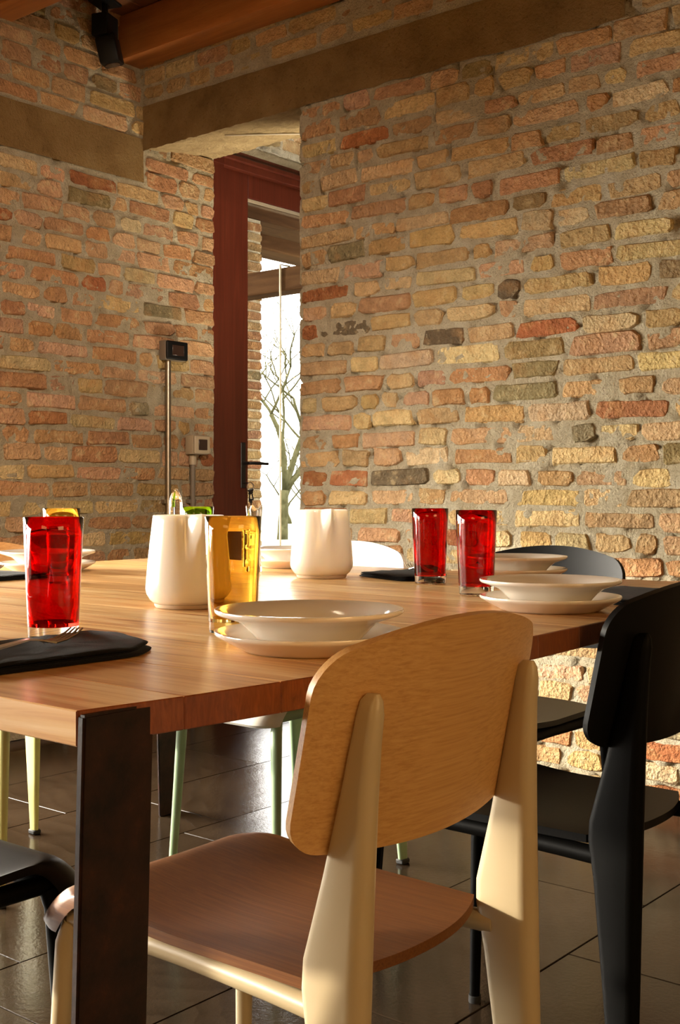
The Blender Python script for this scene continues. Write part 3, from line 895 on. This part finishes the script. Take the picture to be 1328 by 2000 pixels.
def make_chair(frame_m, seat_m, back_m):
    root = empty('dining_chair')
    # seat: x from the front edge to the rounded rear edge, y across
    hw_r, hw_f = .158, .168
    def seat(u, v):
        u = u * u * (3 - 2 * u) * .35 + u * .65
        s = 2 * v - 1
        s2 = math.sin(s * PI / 2 * .999)                     # crowd samples at the sides
        xr = .040 * (1 - abs(s2) ** 2.2)
        cq = max(0.0, abs(s2) * hw_f - (hw_f - .045))
        xf = -.437 + .045 - math.sqrt(max(0.0, .045 ** 2 - cq * cq))
        x = xf + (xr - xf) * u
        hw = hw_f + (hw_r - hw_f) * u
        y = s2 * hw
        z = .457 + .010 * sstep(.55, .1, u) - .046 * max(0.0, 1 - u / .15) ** 2 - .006 * math.sin(PI * u) * (1 - s2 * s2)
        return Vector((x, y, z))
    def seat_n(u, v):
        a = seat(min(1, u + .01), v) - seat(max(0, u - .01), v)
        return Vector((-a.z, 0, a.x)).normalized()
    bm = bmesh.new(); sheet(bm, seat, 36, 28, .0115, seat_n)
    st = obj('seat', bm, seat_m, root, 50)
    # backrest: v along the width, u up; true round corners
    bw, cr = .203, .034
    def back(u, v):
        s = math.sin((2 * v - 1) * PI / 2 * .999)
        uu = .5 - .5 * math.cos(PI * u)
        t = min(uu, 1 - uu) * .20
        hw = bw if t >= cr else bw - cr + math.sqrt(max(0, cr * cr - (cr - t) ** 2))
        y = s * hw
        top = .780 + .034 * (1 - (abs(y) / bw) ** 2.0); bot = .592 - .014 * (1 - (abs(y) / bw) ** 2)
        z = bot + (top - bot) * uu
        x = .102 - .95 * y * y - .21 * (.80 - z)
        return Vector((x, y, z))
    def back_n(u, v):
        e = .02
        a = back(min(1, u + e), v) - back(max(0, u - e), v); b = back(u, min(1, v + e)) - back(u, max(0, v - e))
        n = a.cross(b); n.normalize()
        return n if n.x > 0 else -n
    bm = bmesh.new(); sheet(bm, back, 26, 28, .0095, back_n)
    bk = obj('backrest', bm, back_m, root, 50)
    # rear legs: lens-shaped hollow section, widest at the seat
    for sg in (1, -1):
        secs = [(.012, .056, .084, .010), (.10, .047, .084, .0125), (.25, .031, .085, .015), (.40, .014, .0855, .017), (.452, .005, .086, .017),
                (.48, .006, .086, .017), (.56, .027, .0868, .0155), (.64, .0456, .0885, .0135), (.70, .058, .091, .0115), (.728, .064, .0935, .0105), (.741, .068, .0925, .0078), (.748, .075, .089, .0038)]
        bm = bmesh.new(); n = 20; rings = []
        for (z, xf, xb, ht) in secs:
            yc = sg * (.178 - .032 * z / .748)
            ring = []
            rb_ = min(ht, (xb - xf) / 2); rf_ = rb_ * .7                  # round back and front edges, flat sides
            for k in range(n):
                if k < n // 2:
                    a = -PI / 2 + PI * k / (n // 2 - 1); q = (xb - rb_ + rb_ * math.cos(a), yc + rb_ * math.sin(a))
                else:
                    a = PI / 2 + PI * (k - n // 2) / (n // 2 - 1); q = (xf + rf_ + rf_ * math.cos(a), yc + rf_ * math.sin(a))
                ring.append(bm.verts.new((q[0], q[1], z)))
            rings.append(ring)
        for r0, r1 in zip(rings, rings[1:]):
            for k in range(n):
                bm.faces.new((r0[k], r0[(k + 1) % n], r1[(k + 1) % n], r1[k]))
        bm.faces.new(rings[0][::-1]); bm.faces.new(rings[-1])
        lg = obj('leg', bm, frame_m, root, 60)
        bm = bmesh.new(); box(bm, .054, .086, sg * .178 - .012, sg * .178 + .012, 0.0, .0125, .003); obj('foot_cap', bm, 'rubber', lg, 40)
    # front legs: tapering tubes
    for sg in (1, -1):
        bm = bmesh.new()
        tube(bm, [(-.372, sg * .150, .426), (-.380, sg * .154, .40), (-.390, sg * .163, .20), (-.400, sg * .172, .012)], [.0125, .0135, .0115, .0095], 14)
        lg = obj('leg', bm, frame_m, root, 60)
        bm = bmesh.new(); tube(bm, [(-.4005, sg * .1725, 0), (-.3998, sg * .172, .014)], .0115, 12); obj('foot_cap', bm, 'rubber', lg, 40)
    # seat frame: two side rails and two cross rails under the plywood
    bm = bmesh.new()
    for sg in (1, -1):
        tube(bm, [(.03, sg * .157, .430), (-.05, sg * .150, .430), (-.18, sg * .146, .431), (-.372, sg * .148, .431)], .0128, 10)
    tube(bm, [(-.372, -.142, .431), (-.372, .142, .431)], .012, 10); tube(bm, [(-.07, -.145, .430), (-.07, .145, .430)], .012, 10)
    obj('seat_frame', bm, frame_m, root, 60)
    return root

BACK = 0.0     # rotation for a chair whose back points along +x
def chair(label, x, y, rz, mats_):
    c = make_chair(*mats_); c.location = (x, y, 0); c.rotation_euler = (0, 0, rz)
    tag(c, label, 'chair', 'chairs around the dining table')
    return c
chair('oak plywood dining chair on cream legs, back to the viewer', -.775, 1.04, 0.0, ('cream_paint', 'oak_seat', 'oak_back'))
cb = chair('black dining chair at the table beside the oak and cream one', -.788, 1.667, 0.0, ('black_paint', 'black_wood', 'black_wood'))
chair('white backed dining chair with mint green legs beyond the white pitcher', -1.955, 2.345, PI / 2, ('mint_paint', 'white_wood', 'white_wood'))
c2 = copy_tree(cb); c2.location = (-1.40, 2.43, 0); c2.rotation_euler = (0, 0, PI / 2)
tag(c2, 'black dining chair by the brick wall behind the stacked plates', 'chair')
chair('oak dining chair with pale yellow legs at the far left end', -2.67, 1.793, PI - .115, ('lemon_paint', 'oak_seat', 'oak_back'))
c3 = copy_tree(cb); c3.location = (-1.42, .572, 0); c3.rotation_euler = (0, 0, -PI / 2)
tag(c3, 'black dining chair seat pushed in left of the near table leg', 'chair')

# ------------------------------------------------------------------ tableware
def plate_pair(x, y, label_low, label_top, n=64):
    out = []
    for name, prof, z, lab in (
        ('flat_plate', [(0, .004), (.070, .004), (.072, 0.0), (.078, 0.0), (.082, .0025), (.096, .0095), (.109, .0170), (.1118, .0190), (.1127, .0212), (.1118, .0232), (.1095, .0234),
                        (.094, .0160), (.076, .0095), (.068, .0075), (0, .0075)], T + .0005, label_low),
        ('deep_plate', [(0, .003), (.050, .003), (.052, 0.0), (.058, 0.0), (.061, .004), (.076, .020), (.086, .0275), (.109, .0350), (.1118, .0368), (.1127, .0392), (.1118, .0412), (.1095, .0414),
                        (.088, .0325), (.077, .0255), (.062, .0085), (.054, .0065), (0, .0065)], T + .0085, label_top)):
        me = PL.get(name)
        if me is None:
            bm = bmesh.new(); lathe(bm, prof, n); me = finish(bm, name, 50); me.materials.append(M['porcelain']); PL[name] = me
        o = link(name, me, None, None, (x, y, z)); tag(o, lab, 'plate', 'stacked white plates on the table'); out.append(o)
    return out
PL = {}
for (x, y, where) in ((-.914, 1.055, 'in front of the oak chair'), (-.933, 1.665, 'in front of the near black chair'),
                      (-1.340, 2.239, 'at the wall side, right of the red tumblers'), (-1.985, 2.225, 'between amber tumbler and spouted pitcher'),
                      (-2.328, 1.731, 'behind the left red tumbler'), (-1.345, .785, 'cut off at the left picture edge')):
    plate_pair(x, y, 'flat white plate, lower of the pair ' + where, 'deep white plate, upper of the pair ' + where)

def tumbler(x, y, m, label, h=.155, rt=.038, rb=.0315, rz=0.0):
    root = tag(empty('tumbler', (x, y, T + .0006), rz), label, 'glass', 'coloured glass tumblers')
    t = .0022; b = .0165
    ra = lambda z: rb + (rt - rb) * z / h
    bm = bmesh.new()
    N = 40
    wob = lambda r_, z, a: (r_ * (1 + .006 * math.sin(3 * a + z * 30)), z)
    zs = [b, .04, .07, .10, .13, h - .001]
    prof = [(0, b)] + [(ra(z), z) for z in zs] + [(ra(h) - t / 2, h)] + [(ra(z) - t, z) for z in reversed(zs[1:])] + [(ra(b) - t - .002, b + .004), (0, b + .003)]
    lathe(bm, prof, N, wob)
    obj('bowl', bm, m, root, 60)
    bm = bmesh.new()
    lathe(bm, [(0, .0), (rb - .002, .0), (rb, .002), (ra(b), b - .0003), (0, b - .0003)], N, wob)
    obj('base', bm, 'clear_glass' if m == 'red_glass' else m, root, 40)
    return root
tumbler(-1.239, .930, 'red_glass', 'red glass tumbler by the napkin and fork at the left')
tumbler(-1.396, 1.992, 'red_glass', 'smaller looking red tumbler, farther of the two at right')
tumbler(-1.175, 1.824, 'red_glass', 'red tumbler right behind the plates, nearer of the two at right')
tumbler(-1.101, 1.116, 'amber_glass', 'amber glass tumbler standing behind the front plate stack')
tumbler(-1.995, 1.518, 'amber_glass', 'amber tumbler mostly hidden behind the left red tumbler')
tumbler(-2.004, 1.913, 'green_glass', 'green glass tumbler behind the left white pitcher')

def pitcher(x, y, ang, label, h=.150):
    root = tag(empty('pitcher', (x, y, T + .0006), ang), label, 'pitcher', 'white ceramic pitchers')
    def fn(r_, z, a):
        a = (a + PI) % (2 * PI) - PI
        g = sstep(.062, h, z)
        spout = .026 * g * math.exp(-(a / .15) ** 2)
        side = -.006 * g * (math.exp(-((a - .36) / .13) ** 2) + math.exp(-((a + .36) / .13) ** 2))
        zz = z + (.003 * math.exp(-(a / .2) ** 2) if z > h - .004 else 0)
        return r_ + spout + side, zz
    outer = [(.0560, .0065), (.0625, .012), (.0685, .022), (.0700, .030), (.0690, .045), (.0664, .075), (.0632, .105), (.0602, .130), (.0588, .143), (.0582, .1485)]
    inner = [(.0568, h), (.0552, .1485), (.0556, .140), (.0575, .120), (.0605, .090), (.0640, .055), (.0650, .032), (.0600, .018), (.045, .0115)]
    bm = bmesh.new(); lathe(bm, [(0, .0062)] + outer + inner + [(0, .0105)], 72, fn)
    obj('body', bm, 'pitcher_glaze', root, 60)
    bm = bmesh.new(); lathe(bm, [(0, 0), (.0535, 0), (.0555, .003), (.0560, .0062), (0, .0062)], 48); obj('foot', bm, 'bare_clay', root, 40)
    return root
pitcher(-1.417, 1.333, -.50, 'white ceramic pitcher left of the amber tumbler')
pitcher(-1.685, 1.987, -.62, 'white ceramic pitcher with spout towards viewer, before the white chair')

# clear carafe whose pointed stopper shows over the pitcher
ca = tag(empty('carafe', (-1.857, 1.710, T + .0006)), 'clear glass carafe with pointed stopper, behind the left pitcher', 'carafe')
bm = bmesh.new()
lathe(bm, [(0, .004), (.034, .0), (.040, .004), (.042, .05), (.036, .085), (.018, .108), (.0155, .118), (.0155, .124), (.0135, .124), (.0135, .118), (.016, .106), (.033, .084), (.0395, .05), (.037, .008), (0, .007)], 36)
obj('body', bm, 'clear_glass', ca, 60)
bm = bmesh.new()
lathe(bm, [(0, .112), (.011, .112), (.0130, .1245), (.0140, .126), (.0142, .165), (.0125, .176), (.0075, .188), (.0025, .1955), (0, .1965)], 24)
obj('stopper', bm, 'clear_glass', ca, 60)
# small ruffled clear glass
bm = bmesh.new()
ruf = lambda r_, z, a: (r_ * (1 + .10 * sstep(.10, .155, z) * math.sin(5 * a)), z + .006 * sstep(.11, .155, z) * math.sin(5 * a + .6))
lathe(bm, [(0, .0), (.017, .0), (.018, .003), (.015, .05), (.015, .10), (.019, .15), (.0185, .153), (.017, .149), (.0132, .10), (.0132, .05), (.013, .012), (0, .010)], 40, ruf)
tag(obj('bud_vase', bm, 'clear_glass', None, 60, (-1.935, 2.034, T + .0006)), 'slim clear glass vase with ruffled rim behind the amber tumbler', 'vase')

# napkins (folded black cloth) and forks
def napkin(label, pts, th=.009, seed=1, layers=3):
    r = random.Random(seed)
    cx = sum(p[0] for p in pts) / len(pts); cy_ = sum(p[1] for p in pts) / len(pts)
    root = tag(empty('napkin', (cx, cy_, T + .0006)), label, 'napkin', 'black cloth napkins')
    for k in range(layers):
        bm = bmesh.new()
        z0 = k * (th / layers) * 1.0; s = 1 - .012 * k
        N = 44
        ring = []
        per = []
        for a, b in zip(pts, pts[1:] + pts[:1]):
            L = math.hypot(b[0] - a[0], b[1] - a[1]); m = max(3, int(L / .012))
            for q in range(m):
                f = q / m; per.append((a[0] + (b[0] - a[0]) * f - cx, a[1] + (b[1] - a[1]) * f - cy_))
        # smooth corners
        for _ in range(2):
            per = [tuple((per[i - 1][j] + 2 * per[i][j] + per[(i + 1) % len(per)][j]) / 4 for j in (0, 1)) for i in range(len(per))]
        def w(x, y, z): return z + (.0016 * mnoise.noise(Vector((x * 38 + seed, y * 38, k))) if k == layers - 1 else 0)
        jx, jy = r.uniform(-.003, .003), r.uniform(-.003, .003)
        rows = []
        for (sc, dz) in ((0, th / layers), (.35, th / layers), (.7, th / layers), (.93, th / layers), (1.0, th / layers * .55), (.99, .0004)):
            if sc == 0: rows.append([bm.verts.new((jx, jy, z0 + dz))]); continue
            rows.append([bm.verts.new((x * sc * s + jx, y * sc * s + jy, (w(x * sc, y * sc, z0 + dz) if dz > .001 else z0 + dz))) for x, y in per])
        n = len(per)
        for i in range(n): bm.faces.new((rows[0][0], rows[1][i], rows[1][(i + 1) % n]))
        for a, b in zip(rows[1:], rows[2:]):
            for i in range(n): bm.faces.new((a[i], b[i], b[(i + 1) % n], a[(i + 1) % n]))
        bm.faces.new(rows[-1][::-1])
        obj('fold', bm, 'black_cloth', root, 180)
    return root
napkin('black folded napkin in front of the left red tumbler', [(-1.030, .66), (-1.024, .885), (-1.062, .938), (-1.17, .975), (-1.203, .962), (-1.200, .86), (-1.205, .66)], .011, 2)
napkin('black folded napkin by the pitcher and wall side red tumbler', [(-1.655, 2.07), (-1.47, 1.995), (-1.445, 2.05), (-1.475, 2.17), (-1.60, 2.29)], .010, 5)
napkin('black folded napkin beyond the plates of the near black chair', [(-.85, 1.80), (-.845, 2.08), (-1.02, 2.09), (-1.03, 1.81)], .009, 7)
napkin('black folded napkin left of the far left plate stack', [(-2.13, 1.36), (-2.14, 1.595), (-2.34, 1.60), (-2.35, 1.37)], .010, 9)

def fork(x, y, z, rz, label, tilt=0.0):
    bm = bmesh.new()
    # handle along -x to tines at +x, arched
    path = [(-.115, 0, .004), (-.06, 0, .0045), (0, 0, .010), (.018, 0, .0075), (.034, 0, .0035)]
    wd = [.0095, .0075, .0035, .0045, .0115]
    top, bot = [], []
    for (px, py, pz), w_ in zip(path, wd):
        top.append([bm.verts.new((px, s * w_, pz + .0011)) for s in (-1, 1)]); bot.append([bm.verts.new((px, s * w_, pz - .0011)) for s in (-1, 1)])
    for i in range(len(path) - 1):
        bm.faces.new((top[i][0], top[i + 1][0], top[i + 1][1], top[i][1])); bm.faces.new((bot[i][0], bot[i][1], bot[i + 1][1], bot[i + 1][0]))
        for s in (0, 1): bm.faces.new((top[i][s], bot[i][s], bot[i + 1][s], top[i + 1][s]))
    bm.faces.new((top[0][0], top[0][1], bot[0][1], bot[0][0])); bm.faces.new((top[-1][0], bot[-1][0], bot[-1][1], top[-1][1]))
    for k in range(4):
        yy = -.0092 + k * .00613
        tube(bm, [(.033, yy, .0035), (.052, yy, .005), (.070, yy, .010), (.080, yy * .96, .0155)], [.0017, .0015, .0013, .0009], 6)
    o = obj('fork', bm, 'bright_steel', None, 50, (x, y, z), (0, tilt, rz))
    tag(o, label, 'fork', 'steel forks'); return o
fork(-1.105, .795, T + .0122, 1.75, 'steel fork lying on the napkin before the left red tumbler')
fork(-1.545, 2.155, T + .0112, 2.45, 'steel fork on the napkin beside the wall side pitcher')
fork(-2.245, 1.475, T + .0112, 1.75, 'steel fork on the far left napkin')
